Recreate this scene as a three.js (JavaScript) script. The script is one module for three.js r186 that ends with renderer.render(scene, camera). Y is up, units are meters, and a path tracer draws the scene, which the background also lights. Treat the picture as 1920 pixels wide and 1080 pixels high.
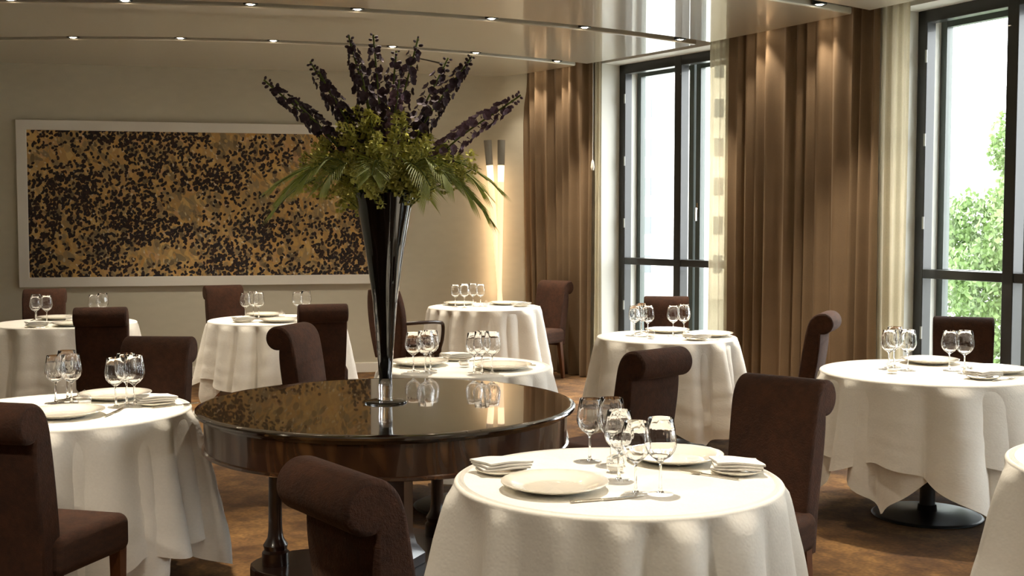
import * as THREE from 'three';
import { RoundedBoxGeometry } from 'three/addons/geometries/RoundedBoxGeometry.js';
import { mergeGeometries, mergeVertices, toCreasedNormals } from 'three/addons/utils/BufferGeometryUtils.js';
import { RectAreaLightUniformsLib } from 'three/addons/lights/RectAreaLightUniformsLib.js';

// ------------------------------------------------------------------ camera, sky, exposure
const scene = new THREE.Scene();
const camera = new THREE.PerspectiveCamera(27.58, 16 / 9, 0.05, 400);
camera.position.set(0, 1.5, 0);
camera.rotation.x = -3.174 * Math.PI / 180;
scene.background = new THREE.Color().setRGB(7.4, 7.8, 7.9);   // bright overcast sky
const renderer = new THREE.WebGLRenderer({ antialias: true });
renderer.toneMapping = THREE.LinearToneMapping;
renderer.toneMappingExposure = 1.32;
renderer.shadowMap.enabled = true;
RectAreaLightUniformsLib.init();
const SPOT = 1.0;                                             // one dimmer for all ceiling spots
const WARM = new THREE.Color().setRGB(1.0, 0.875, 0.70);

// ------------------------------------------------------------------ helpers
const R = (d) => d * Math.PI / 180;
function rngOf(seed) { let s = seed >>> 0; return () => { s = (s + 0x6D2B79F5) | 0; let t = Math.imul(s ^ (s >>> 15), 1 | s); t = (t + Math.imul(t ^ (t >>> 7), 61 | t)) ^ t; return ((t ^ (t >>> 14)) >>> 0) / 4294967296; }; }
const taken = new Map();
function numbered(name) { const n = taken.get(name) ?? 0; taken.set(name, n + 1); return n ? name + '_' + String(n).padStart(3, '0') : name; }
function thing(name, label, category, [x, y, z] = [0, 0, 0], turn = 0, group) {
  const o = new THREE.Group(); o.name = numbered(name); scene.add(o);
  o.position.set(x, y, z); o.rotation.y = turn; o.userData = { label, category };
  if (group) o.userData.group = group;
  return o;
}
function part(name, geo, mat, parent) {
  const m = new THREE.Mesh(geo, mat); m.name = name; m.castShadow = m.receiveShadow = true; parent.add(m); return m;
}
function struct(name, label, category) {
  const o = new THREE.Group(); o.name = name; scene.add(o);
  o.userData = { kind: 'structure', label, category }; return o;
}
function single(name, geo, mat, label, category, group) {
  const m = new THREE.Mesh(geo, mat); m.name = numbered(name); m.castShadow = m.receiveShadow = true; scene.add(m);
  m.userData = { label, category }; if (group) m.userData.group = group; return m;
}
function copyOf(src, label, pos, turn) {
  const c = src.clone(); c.name = numbered(src.name.replace(/_\d{3}$/, '')); scene.add(c);
  c.position.set(...pos); c.rotation.y = turn ?? 0; c.userData = { ...src.userData, label }; return c;
}
const box = (w, h, d, x = 0, y = 0, z = 0) => new THREE.BoxGeometry(w, h, d).translate(x, y, z);
const rbox = (w, h, d, r, x = 0, y = 0, z = 0, s = 3) => new RoundedBoxGeometry(w, h, d, s, r).translate(x, y, z);
const lathe = (pts, seg = 32) => new THREE.LatheGeometry(pts.map(([a, b]) => new THREE.Vector2(a, b)), seg);
const merge = (list) => mergeGeometries(list.map((g) => { const h = g.index ? g.toNonIndexed() : g; for (const k of Object.keys(h.attributes)) if (!['position', 'normal', 'uv'].includes(k)) h.deleteAttribute(k); return h; }));
const ordinal = ['first', 'second', 'third', 'fourth', 'fifth', 'sixth', 'seventh', 'eighth', 'ninth', 'tenth', 'eleventh', 'twelfth'];

// smooth value noise that tiles over an n x n lattice
function tileNoise(seed) {
  const r = rngOf(seed), P = Array.from({ length: 4096 }, r);
  const at = (x, y, n) => P[(((y % n) + n) % n * 61 + ((x % n) + n) % n * 17 + n * 7) & 4095];
  return (u, v, n) => {
    const x = u * n, y = v * n, i = Math.floor(x), j = Math.floor(y); let a = x - i, b = y - j;
    a = a * a * (3 - 2 * a); b = b * b * (3 - 2 * b);
    return (at(i, j, n) * (1 - a) + at(i + 1, j, n) * a) * (1 - b) + (at(i, j + 1, n) * (1 - a) + at(i + 1, j + 1, n) * a) * b;
  };
}
function tex(size, fn, srgb = true, repeat = 1) {
  const d = new Uint8Array(size * size * 4);
  for (let y = 0; y < size; y++) for (let x = 0; x < size; x++) {
    const c = fn(x / size, y / size), k = (y * size + x) * 4;
    d[k] = c[0]; d[k + 1] = c[1]; d[k + 2] = c[2]; d[k + 3] = 255;
  }
  const t = new THREE.DataTexture(d, size, size); t.wrapS = t.wrapT = THREE.RepeatWrapping; t.magFilter = THREE.LinearFilter;
  t.minFilter = THREE.LinearFilter; if (srgb) t.colorSpace = THREE.SRGBColorSpace; t.repeat.set(repeat, repeat); t.needsUpdate = true; return t;
}
const mixc = (a, b, t) => [0, 1, 2].map((k) => a[k] + (b[k] - a[k]) * t);

// ------------------------------------------------------------------ materials
const nz = tileNoise(11);
const carpetTex = tex(512, (u, v) => {
  const w = nz(u, v, 7), a = nz(u + .12 * w, v + .35 * nz(v, u, 5), 9), b = nz(u, v, 34), c = nz(u, v, 190);
  let t = .5 * a + .3 * b + .2 * w; t = Math.min(1, Math.max(0, (t - .3) * 2.2));
  return mixc([80, 54, 28], [132, 97, 54], t).map((q) => q * (.86 + .28 * c));
}, true, 1 / 2.1);
const fabricBump = tex(256, (u, v) => { const q = 128 + 60 * Math.sin(u * 402) * .5 + 60 * Math.sin(v * 402) * .5; return [q, q, q]; }, false, 1 / .16);
const velvetTex = tex(256, (u, v) => { const a = nz(u, v, 5), b = nz(u, v, 22), c = nz(u, v, 90); const q = 150 + 105 * (.45 * a + .35 * b + .2 * c); return [q, q, q]; }, true, 1 / .34);
const velvetBump = tex(256, (u, v) => { const q = 255 * (.5 * nz(u, v, 110) + .5 * nz(u, v, 40)); return [q, q, q]; }, false, 1 / .2);
const linenTex = tex(256, (u, v) => { const q = 244 + 11 * (.5 * nz(u, v, 6) + .5 * nz(u, v, 120)); return [q, q, q]; }, true, 1 / .5);
const linenBump = tex(512, (u, v) => { const q = 255 * (.55 * nz(u, v, 9) + .3 * nz(u, v, 21) + .15 * nz(u, v, 120)); return [q, q, q]; }, false, 1 / .7);
const silkTex = tex(256, (u, v) => { const a = nz(u, .5 * v, 60), b = nz(u, v, 8); return mixc([196, 190, 182], [255, 255, 255], .6 * a + .4 * b); }, true, 1 / .5);
const weaveTex = tex(256, (u, v) => { const q = 228 + 27 * (.6 * nz(u, v, 128) + .4 * nz(u, v, 3)); return [q, q, q]; }, true, 1 / .3);
const woodTex = tex(512, (u, v) => {
  const g = nz(u * 1, v, 6), line = .5 + .5 * Math.sin((v * 46 + 5 * g + 2 * nz(u, v, 13)) * 2), f = nz(u, v, 120);
  return mixc([48, 22, 11], [98, 54, 26], .55 * line * g + .3 * g + .15 * f);
}, true, 1 / .9);
const burlTex = tex(512, (u, v) => {
  const a = nz(u, v, 9), b = nz(u + .2 * a, v + .2 * a, 17), s = .5 + .5 * Math.sin(14 * a + 9 * b);
  return mixc([40, 20, 11], [120, 84, 48], .55 * s * b + .3 * a);
}, true, 1 / .8);
const plasterTex = tex(512, (u, v) => { const q = 236 + 19 * (.4 * nz(u, v, 4) + .3 * nz(u, v, 30) + .3 * nz(u, v, 200)); return [q, q, q]; }, true, 1 / 2);
const rippleBump = tex(256, (u, v) => { const q = 255 * (.7 * nz(u, v, 5) + .3 * nz(u, v, 11)); return [q, q, q]; }, false, 1 / 1.6);

const std = (o) => new THREE.MeshStandardMaterial(o), phy = (o) => new THREE.MeshPhysicalMaterial(o);
const M = {
  wall: std({ color: 0xd2ccb8, map: plasterTex, roughness: .85 }),
  ceiling: phy({ color: 0xccc6b4, roughness: .35, clearcoat: 1, clearcoatRoughness: .02, ior: 1.7, bumpMap: rippleBump, bumpScale: .0012 }),
  dark: std({ color: 0x2a1d12, roughness: .8 }),
  carpet: std({ map: carpetTex, roughness: 1 }),
  white: std({ color: 0xe6e2d8, roughness: .55 }),
  velvet: phy({ color: 0x4e2c17, map: velvetTex, bumpMap: velvetBump, bumpScale: .0015, roughness: .95, sheen: .35, sheenColor: new THREE.Color().setRGB(.34, .19, .1), sheenRoughness: .45 }),
  legWood: std({ color: 0x70421f, map: silkTex, roughness: .45 }),
  linen: std({ color: 0xf3efe6, map: linenTex, bumpMap: linenBump, bumpScale: .0025, roughness: .95, side: THREE.DoubleSide }),
  napkin: std({ color: 0xf4f0e8, map: linenTex, bumpMap: linenBump, bumpScale: .002, roughness: .95 }),
  china: phy({ color: 0xf6f0e2, roughness: .2, clearcoat: 1, clearcoatRoughness: .03 }),
  glass: phy({ color: 0xffffff, roughness: 0, transmission: 1, thickness: 0, ior: 1.5 }),
  crystal: phy({ color: 0xffffff, roughness: 0, transmission: 1, thickness: .002, ior: 1.45 }),
  pane: phy({ color: 0xffffff, roughness: 0, transmission: 1, thickness: 0, ior: 1.5 }),
  silver: std({ color: 0xcfc9bd, metalness: 1, roughness: .16 }),
  steel: std({ color: 0x3c4246, metalness: .8, roughness: .42 }),
  greyMetal: std({ color: 0xa3a39d, metalness: .2, roughness: .45 }),
  brass: std({ color: 0xa8864c, metalness: 1, roughness: .3 }),
  curtain: phy({ color: 0x7f674b, map: weaveTex, roughness: .72, sheen: .5, sheenColor: new THREE.Color().setRGB(.5, .36, .22), sheenRoughness: .5, transmission: .06, thickness: 0, side: THREE.DoubleSide }),
  sheer: phy({ color: 0xd9cdb0, map: weaveTex, roughness: .75, transmission: .6, thickness: 0, side: THREE.DoubleSide }),
  frameDark: phy({ color: 0x1d1c18, roughness: .4, clearcoat: .3 }),
  frameGrey: phy({ color: 0x4a534d, roughness: .4, clearcoat: .3 }),
  reveal: std({ color: 0xe4e2d8, roughness: .6 }),
  mahogany: phy({ color: 0x6a6058, map: woodTex, roughness: .12, ior: 2.1, clearcoat: 1, clearcoatRoughness: .015 }),
  burl: phy({ map: burlTex, roughness: .25, clearcoat: 1, clearcoatRoughness: .05 }),
  darkWood: phy({ color: 0x331b10, map: silkTex, roughness: .3, clearcoat: .6, clearcoatRoughness: .1 }),
  blackGlass: phy({ color: 0x050505, roughness: .06, clearcoat: 1, clearcoatRoughness: .02 }),
  stem: std({ color: 0x5d6a2c, roughness: .8 }),
  purple: phy({ color: 0x40303a, roughness: .85, side: THREE.DoubleSide, transmission: .12, thickness: 0 }),
  mauve: phy({ color: 0x6d5363, roughness: .85, side: THREE.DoubleSide, transmission: .15, thickness: 0 }),
  filler: phy({ color: 0xbdb95e, roughness: .9, side: THREE.DoubleSide, transmission: .2, thickness: 0 }),
  palm: phy({ color: 0x8d9a40, roughness: .6, side: THREE.DoubleSide, transmission: .2, thickness: 0 }),
  lampHead: std({ color: 0xfff0d8, emissive: new THREE.Color().setRGB(1.7, 1.15, .7), roughness: .6 }),
  lampShaft: std({ color: 0xf3d6b0, emissive: new THREE.Color().setRGB(.95, .62, .37), roughness: .6 }),
  lens: std({ color: 0xfff4e0, emissive: new THREE.Color().setRGB(34, 28, 20), roughness: .4 }),
  facade: std({ color: 0xd9d6cf, roughness: .9 }),
  facadeWindow: std({ color: 0x5a6062, roughness: .3 }),
  leaf: phy({ color: 0x6f8a4c, roughness: .8, side: THREE.DoubleSide, transmission: .3, thickness: 0 }),
  bark: std({ color: 0x5a4a38, roughness: 1 }),
  street: std({ color: 0x9a9a94, roughness: 1 }),
};

// ------------------------------------------------------------------ plan of the room (metres; the camera stands at 0,0 and looks to -z)
const CEIL = 2.99, SLAB = .055, GAP = .19;
const EC = [-19.3, 3.9], ER = 25;                    // plan circle of the ceiling's edge along the windows
const SC = [-3.4, -15.5], SLOTS = [5.92, 7.53, 9.2, 10.84, 12.48, 14.12, 15.76, 17.4];   // concentric ceiling slots
const onWall = (aDeg, off = 0) => [EC[0] + (ER + off) * Math.cos(R(aDeg)), EC[1] + (ER + off) * Math.sin(R(aDeg))];
const backZ = (x) => -11.01 - (x + 4.76) * .2232;
const LEFTX = -5.7, REARZ = 2.2;
const inEdge = (x, z) => Math.hypot(x - EC[0], z - EC[1]) < ER;

function roomSlab(h, y) {
  const pts = []; for (let a = -41.2; a <= -2.9; a += .5) pts.push(onWall(a, .8));
  pts.push([pts[pts.length - 1][0], REARZ + .25], [LEFTX - .25, REARZ + .25], [LEFTX - .25, backZ(LEFTX) - .25]);
  const s = new THREE.Shape(pts.map(([x, z]) => new THREE.Vector2(x, -z)));
  return new THREE.ExtrudeGeometry(s, { depth: h, bevelEnabled: false }).rotateX(-Math.PI / 2).translate(0, y, 0);
}
// floor
{
  const f = struct('floor', 'brown and gold mottled carpet across the dining room', 'carpet');
  const g = roomSlab(.04, -.04);
  const uv = g.attributes.uv, p = g.attributes.position; for (let i = 0; i < uv.count; i++) uv.setXY(i, p.getX(i), p.getZ(i));
  part('carpet', g, M.carpet, f);
  part('floor_slab', roomSlab(.3, -.345), M.dark, f);
}
// ceiling: overlapping concentric lacquered panels under a dark void
{
  const c = struct('ceiling', 'glossy cream lacquered ceiling of curved panels with dark slots between', 'ceiling');
  const pt = (r, a) => [SC[0] + r * Math.sin(a), Math.min(REARZ + .2, SC[1] + r * Math.cos(a))];
  const startA = (r) => Math.asin(Math.max(-1, (LEFTX - SC[0] - .05) / r));
  const endA = (r) => { let a = 0; while (a < 1.5) { const [x, z] = pt(r, a); if (!inEdge(x, z)) break; a += .0005; } return a; };
  const arc = (r, n = 90) => { const a0 = startA(r), a1 = endA(r); return Array.from({ length: n + 1 }, (_, i) => pt(r, a0 + (a1 - a0) * i / n)); };
  const slab = (pts) => {
    const s = new THREE.Shape(pts.map(([x, z]) => new THREE.Vector2(x, -z)));
    return new THREE.ExtrudeGeometry(s, { depth: SLAB - .024, bevelEnabled: true, bevelThickness: .012, bevelSize: .012, bevelSegments: 3, curveSegments: 1 }).rotateX(-Math.PI / 2).translate(0, CEIL + .012, 0);
  };
  const inner = arc(SLOTS[0] - GAP / 2);
  let k = -39.95; const corner = onWall(k);
  const edge0 = []; const last = inner[inner.length - 1], aLast = Math.atan2(last[1] - EC[1], last[0] - EC[0]) * 180 / Math.PI;
  for (let i = 1; i <= 6; i++) edge0.push(onWall(aLast + (k - aLast) * i / 6));
  part('ceiling_panel', slab([...inner, ...edge0, [corner[0] + .1, backZ(corner[0] + .1) - .05], [LEFTX - .05, backZ(LEFTX) - .05]]), M.ceiling, c);
  for (let i = 0; i < SLOTS.length; i++) {
    const a = arc(SLOTS[i] + GAP / 2), b = arc((SLOTS[i + 1] ?? 19.2) - GAP / 2);
    const e = [], A = a[a.length - 1], B = b[b.length - 1];
    const aa = Math.atan2(A[1] - EC[1], A[0] - EC[0]) * 180 / Math.PI, bb = Math.atan2(B[1] - EC[1], B[0] - EC[0]) * 180 / Math.PI;
    for (let j = 1; j < 6; j++) e.push(onWall(aa + (bb - aa) * j / 6));
    part('ceiling_panel', slab([...a, ...e, ...b.reverse()]), M.ceiling, c);
  }
  part('ceiling_void', roomSlab(.2, 3.17), M.dark, c);
}
// plain walls: back, left, rear
{
  const w = struct('wall_back', 'cream plaster wall behind the long abstract painting', 'wall');
  const L = 7.2, ang = Math.atan(.2232);
  const g = box(L, 3.3, .25, L / 2, 1.6, -.125); part('plaster', g, M.wall, w);
  w.position.set(LEFTX - .1, 0, backZ(LEFTX - .1)); w.rotation.y = ang;
  const b = struct('baseboard_back', 'white painted baseboard along the cream back wall', 'baseboard');
  part('board', rbox(5.9, .1, .018, .005, 2.95, .05, .009), M.white, b);
  b.position.copy(w.position); b.rotation.y = ang;
  const l = struct('wall_left', 'cream plaster side wall to the left', 'wall');
  part('plaster', box(.25, 3.3, 14, LEFTX - .125, 1.6, -4.4), M.wall, l);
  const r = struct('wall_rear', 'cream plaster wall behind the camera', 'wall');
  part('plaster', box(13, 3.3, .25, .4, 1.6, REARZ + .125), M.wall, r);
}

// ------------------------------------------------------------------ window wall: piers, windows, curtains
const WINS = [-35.3, -27.5, -19.7, -11.9];       // centres of the windows, degrees round the plan circle
const WHALF = 1.87;                                   // half width of an opening in degrees
const OFFW = .3, FRAME = .21;                         // wall face outside the ceiling edge, window frame set back in it
{
  const w = struct('wall_right', 'pale curved window wall behind the curtains', 'wall');
  const pier = (a0, a1, y0, y1, name) => {
    const n = Math.max(2, Math.ceil((a1 - a0) / .8)), pts = [];
    for (let i = 0; i <= n; i++) pts.push(onWall(a0 + (a1 - a0) * i / n, OFFW));
    for (let i = n; i >= 0; i--) pts.push(onWall(a0 + (a1 - a0) * i / n, OFFW + .5));
    const s = new THREE.Shape(pts.map(([x, z]) => new THREE.Vector2(x, -z)));
    part(name, new THREE.ExtrudeGeometry(s, { depth: y1 - y0, bevelEnabled: false }).rotateX(-Math.PI / 2).translate(0, y0, 0), M.reveal, w);
  };
  let a = -41.4;
  for (const c of WINS) { pier(a, c - WHALF, 0, 3.25, 'pier'); pier(c - WHALF, c + WHALF, 3.03, 3.25, 'lintel'); pier(c - WHALF, c + WHALF, 0, .12, 'sill_wall'); a = c + WHALF; }
  pier(a, -3, 0, 3.25, 'pier');
}
const winLabels = ['tall dark framed window between the two brown curtains', 'tall dark framed window at the right with green trees outside', 'dark framed window beyond the right edge of view', 'last dark framed window beyond the right edge of view'];
WINS.forEach((c, i) => {
  const w = struct('window_' + (i + 1), winLabels[i], 'window');
  const [x, z] = onWall(c, OFFW + FRAME); w.position.set(x, 0, z); w.rotation.y = -R(c) - Math.PI / 2;   // local -z points outdoors... +z to the room
  const HW = (ER + OFFW + FRAME) * Math.sin(R(WHALF)) - .005, Y0 = .12, Y1 = 3.03, TR = 1.13;
  const bar = (name, w0, h, d, x0, y, z0, m) => part(name, rbox(w0, h, d, .006, x0, y, z0, 2), m, w);
  // inner dark frame
  for (const s of [-1, 1]) bar('inner_post', .085, Y1 - Y0, .09, s * (HW - .043), (Y0 + Y1) / 2, -.05, M.frameDark);
  bar('inner_mullion', .09, Y1 - Y0, .1, 0, (Y0 + Y1) / 2, -.05, M.frameDark);
  bar('inner_head', HW * 2, .09, .09, 0, Y1 - .045, -.05, M.frameDark);
  bar('inner_sill', HW * 2, .08, .09, 0, Y0 + .04, -.05, M.frameDark);
  bar('inner_transom', HW * 2, .065, .085, 0, TR, -.05, M.frameDark);
  // pale lining boards between the two frames
  for (const s of [-1, 1]) bar('lining_board', .02, Y1 - Y0, .13, s * (HW - .01), (Y0 + Y1) / 2, -.16, M.reveal);
  bar('lining_board', HW * 2, .02, .13, 0, Y1 - .01, -.16, M.reveal);
  // outer grey sashes with glass
  for (const s of [-1, 1]) {
    const cx = s * HW / 2, sw = HW - .03, rail = (h, y) => box(sw - .1, h, .058, cx, y, -.25);
    const sash = part('sash', merge([-1, 1].map((e) => box(.06, Y1 - Y0, .06, cx + e * (sw / 2 - .03), (Y0 + Y1) / 2, -.25)).concat([rail(.09, Y1 - .06), rail(.06, TR), rail(.08, Y0 + .06)])), M.frameGrey, w);
    part('pane', box(sw - .11, Y1 - TR - .12, .004, cx, (Y1 + TR) / 2 - .01, -.25), M.pane, sash);
    part('pane', box(sw - .11, TR - Y0 - .1, .004, cx, (TR + Y0) / 2 + .02, -.25), M.pane, sash);
    if (s > 0) part('handle', merge([box(.02, .13, .012, .05, 1.62, -.214), box(.016, .12, .016, .05, 1.58, -.19), box(.014, .014, .03, .05, 1.63, -.2)]), M.silver, sash);
  }
  for (const y of [.7, 1.5, 2.1, 2.7]) part('hinge', new THREE.CylinderGeometry(.008, .008, .09, 8).translate(-HW + .088, y, .002), M.greyMetal, w);
});

function drape(a0, a1, off, seed, { y0 = .012, y1 = 3.1, period = .13, depth = .05, gather = 0, lean = 0 } = {}) {
  const rnd = rngOf(seed), len = R(a1 - a0) * ER, n = Math.max(24, Math.round(len / .008)), rows = 14;
  const k = Math.max(2, Math.round(len / period)), ph = [], amp = [];
  let acc = 0; for (let i = 0; i <= n; i++) { const q = i / n; acc += (1 + .38 * Math.sin(q * 17 + seed) + .25 * Math.sin(q * 41 + 2 * seed)); ph.push(acc); amp.push(.8 + .25 * Math.sin(q * 23 + seed * 3) * Math.sin(q * 7 + seed)); }
  const pos = [], uv = [], idx = [];
  for (let j = 0; j <= rows; j++) {
    const v = j / rows, y = y1 + (y0 - y1) * v;
    for (let i = 0; i <= n; i++) {
      const q = i / n, f = ph[i] / acc * k * Math.PI * 2, w = Math.sin(f + .25 * Math.sin(f) + .35 * v * Math.sin(q * 9 + seed));
      const d = off + depth * amp[i] * (.55 + .45 * v) * w + .012 * Math.sin(q * 5 + v * 3 + seed) * v;
      let a = a0 + (a1 - a0) * q + R(1) * 0; a += (gather * (q - .5) * Math.sin(Math.PI * v) + lean * v * (1 - q)) * .9;
      const [x, z] = onWall(a, d); pos.push(x, y, z); uv.push(q * len * 1.5, y);
    }
  }
  for (let j = 0; j < rows; j++) for (let i = 0; i < n; i++) { const b = j * (n + 1) + i; idx.push(b, b + 1, b + n + 1, b + 1, b + n + 2, b + n + 1); }
  const g = new THREE.BufferGeometry(); g.setAttribute('position', new THREE.Float32BufferAttribute(pos, 3)); g.setAttribute('uv', new THREE.Float32BufferAttribute(uv, 2)); g.setIndex(idx); g.computeVertexNormals(); return g;
}
single('curtain', drape(-40.15, -37.15, .18, 3, { period: .135, depth: .055, lean: .3 }), M.curtain, 'brown silk curtain in the corner beside the glowing lamps', 'curtain', 'brown curtains');
single('curtain', drape(-33.05, -29.4, .17, 5, { period: .135, depth: .055 }), M.curtain, 'wide brown silk curtain hanging between the two tall windows', 'curtain', 'brown curtains');
single('curtain', drape(-25.1, -21.4, .2, 7, { period: .13 }), M.curtain, 'brown silk curtain past the right window, beyond the frame', 'curtain', 'brown curtains');
single('curtain', drape(-17.3, -13.6, .2, 9, { period: .13 }), M.curtain, 'brown silk curtain nearest the camera, beyond the frame', 'curtain', 'brown curtains');
single('sheer_curtain', drape(-37.2, -36.95, .22, 12, { period: .09, depth: .025 }), M.sheer, 'narrow pale sheer curtain at the left edge of the middle window', 'curtain', 'sheer curtains');
single('sheer_curtain', drape(-33.7, -33.0, .22, 14, { period: .12, depth: .03 }), M.sheer, 'translucent beige sheer curtain over the right side of the middle window', 'curtain', 'sheer curtains');
single('sheer_curtain', drape(-29.45, -28.85, .2, 16, { period: .09, depth: .03 }), M.sheer, 'pale sheer curtain between the wide brown curtain and the right window', 'curtain', 'sheer curtains');
{
  const t = thing('curtain_pull', 'small white curtain pull hanging beside the corner curtain', 'curtain pull', [onWall(-36.98, .12)[0], 0, onWall(-36.98, .12)[1]]);
  part('cord', new THREE.CylinderGeometry(.003, .003, .95, 6).translate(0, 2.55, 0), M.white, t);
  part('knob', lathe([[0, 2.0], [.012, 2.0], [.018, 2.03], [.012, 2.08], [.004, 2.1], [0, 2.1]], 12), M.white, t);
}

// ------------------------------------------------------------------ ceiling spots in the slots
const spotProto = (() => {
  const g = new THREE.Group();
  part('housing', lathe([[.05, .12], [.05, .0], [.042, -.006], [.036, .0], [.036, .03], [0, .03]], 20), M.steel, g);
  part('lens', lathe([[.034, .012], [.03, .002], [.018, -.006], [0, -.009]], 20), M.lens, g);
  return g;
})();
function spot(slot, x, label, cd, aim, angle = 34) {
  const r = SLOTS[slot] - .03, dx = x - SC[0], z = SC[1] + Math.sqrt(r * r - dx * dx);
  const o = spotProto.clone(); o.name = numbered('recessed_downlight'); scene.add(o); o.position.set(x, CEIL + .014, z);
  o.userData = { label, category: 'downlight', group: 'downlights in the ceiling slots' };
  const s = new THREE.SpotLight(WARM, cd * SPOT, 0, R(angle), .6, 2); s.castShadow = true; s.shadow.radius = 1.6; s.shadow.mapSize.set(1024, 1024); s.shadow.bias = -.0005;
  s.position.set(x, CEIL - .004, z); s.target.position.set(aim ? aim[0] : x, 0, aim ? aim[1] : z); s.name = 'spot'; scene.add(s, s.target);
}
const lab = (n, where) => `${n} small bright downlight from the left in the ${where}`;
[[-3.56, 11, [-3.42, -8.95]], [-2.7, 10, [-2.7, -10.2], 44], [-1.97, 11, [-1.9, -9.15]], [-1.02, 10, [-1.1, -10.3], 44], [-.32, 12, [-.25, -10.5]]].forEach(([x, cd, aim, ang], i) => spot(0, x, lab(ordinal[i], 'ceiling slot nearest the painting'), cd, aim, ang));
[[-3.38, 3], [-2.62, 5], [-1.8, 5], [-1.09, 5], [-.15, 5], [.56, 7], [1.38, 14]].forEach(([x, cd, aim], i) => spot(1, x, lab(ordinal[i], 'second ceiling slot, nearer the camera'), cd, aim));
for (const [a, where] of [[-38.9, 'left of two washing the corner curtain'], [-37.95, 'right of two washing the corner curtain'], [-32.0, 'left of two washing the wide middle curtain'], [-30.5, 'right of two washing the wide middle curtain']]) {
  const [x, z] = onWall(a, .05), o = spotProto.clone(); o.name = numbered('recessed_downlight'); scene.add(o); o.position.set(x, 3.06, z);
  o.userData = { label: `hidden curtain downlight, ${where}`, category: 'downlight', group: 'curtain downlights above the ceiling edge' };
  const s = new THREE.SpotLight(WARM, 2.6 * SPOT, 0, R(34), 1, 2); s.castShadow = true; s.shadow.radius = 1.6; s.shadow.bias = -.0005; s.position.set(x, 3.044, z);
  const t = onWall(a, .1); s.target.position.set(t[0], 2.0, t[1]); s.name = 'spot'; scene.add(s, s.target);
}
const OUT = 'small recessed downlight in a ceiling slot above the frame';
spot(0, .42, 'last downlight of the slot nearest the painting, at the corner curtain', 12);
for (const [s, x, cd, aim, ang] of [
  [2, -.3, 17, [-.25, -6.1], 26], [2, 1.1, 17, [1.03, -7.75], 26], [2, 2.12, 16], [2, 1.75, 9], [2, -1.4, 5], [2, -3.0, 5],
  [3, -1.85, 24, [-1.75, -4.7], 26], [3, 2.13, 22, [2.13, -5.9], 28], [3, .6, 5], [3, -.45, 12, [-.5, -4.75], 24],
  [4, .35, 15, [.33, -3.4], 27], [4, 2.05, 20, [2.05, -3.6], 28], [4, -1.5, 6], [4, -3.2, 6],
  [5, -.9, 6, [.0, -3.2], 36], [5, 1.4, 4, [.6, -3.2], 36], [5, -2.6, 9, [-1.9, -4.2], 36], [5, 3.0, 4, [2.4, -5], 36],
]) spot(s, x, OUT, cd, aim, ang);

// ------------------------------------------------------------------ painting
{
  const c = document.createElement('canvas'); c.width = 2048; c.height = 910; const g = c.getContext('2d'), rnd = rngOf(77);
  g.fillStyle = '#b8945c'; g.fillRect(0, 0, 2048, 910);
  const blot = (col, n, w, h, ang) => { for (let i = 0; i < n; i++) { g.save(); g.translate(rnd() * 2048, rnd() * 910); g.rotate(ang + (rnd() - .5) * 1.6); g.fillStyle = col[Math.floor(rnd() * col.length)]; g.globalAlpha = .35 + .5 * rnd(); g.beginPath(); g.ellipse(0, 0, w * (.5 + rnd()), h * (.5 + rnd()), 0, 0, 7); g.fill(); g.restore(); } };
  blot(['#cfa560', '#c0975a', '#a08a62', '#c79d70', '#d6b474'], 900, 34, 18, 1.2);
  blot(['#7b6c50', '#8a7b5e', '#65563f'], 800, 26, 14, 1.0);
  blot(['#d9c9a2', '#c7bda0', '#e2d8bd'], 520, 10, 5, 1.1);
  blot(['#d2a862', '#d8b06c', '#c09048'], 700, 22, 7, 1.3);
  const dens = tileNoise(5); g.globalAlpha = 1;
  for (let i = 0; i < 7000; i++) {
    const x = rnd() * 2048, y = rnd() * 910; if (dens(x / 2048, y / 1400, 9) * .75 + dens(x / 2048, y / 2048, 3) * .25 < .2 + .44 * rnd()) continue;
    g.save(); g.translate(x, y); g.rotate(1.9 + (rnd() - .5) * 2.2); g.fillStyle = ['#1e1110', '#2a1712', '#160d10', '#33201a', '#201a20'][Math.floor(rnd() * 5)];
    g.beginPath(); g.ellipse(0, 0, 7 + 8 * rnd(), 5.5 + 4.5 * rnd(), 0, 0, 7); g.fill(); if (rnd() < .4) { g.beginPath(); g.ellipse(9, 4, 6, 5, 0, 0, 7); g.fill(); } g.restore();
  }
  blot(['#e6dcc4', '#d8cba8'], 130, 7, 4, 1.0);
  const t = new THREE.CanvasTexture(c); t.colorSpace = THREE.SRGBColorSpace;
  const x0 = -4.63, W = 3.37, Hh = 1.56, F = .085;
  const o = thing('framed_painting', 'wide abstract painting of dark dabs on ochre in a white frame', 'painting', [x0, 0, backZ(x0)], Math.atan(.2232));
  const s = new THREE.Shape([[0, 0], [W, 0], [W, Hh], [0, Hh]].map((q) => new THREE.Vector2(...q)));
  s.holes.push(new THREE.Path([[F, F], [F, Hh - F], [W - F, Hh - F], [W - F, F]].map((q) => new THREE.Vector2(...q))));
  part('frame', new THREE.ExtrudeGeometry(s, { depth: .045, bevelEnabled: true, bevelSize: .004, bevelThickness: .004, bevelSegments: 2 }).translate(0, .898, .004), M.white, o);
  part('canvas', box(W - 2 * F + .01, Hh - 2 * F + .01, .02, W / 2, .898 + Hh / 2, .026), std({ map: t, roughness: .7 }), o);
}

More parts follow.
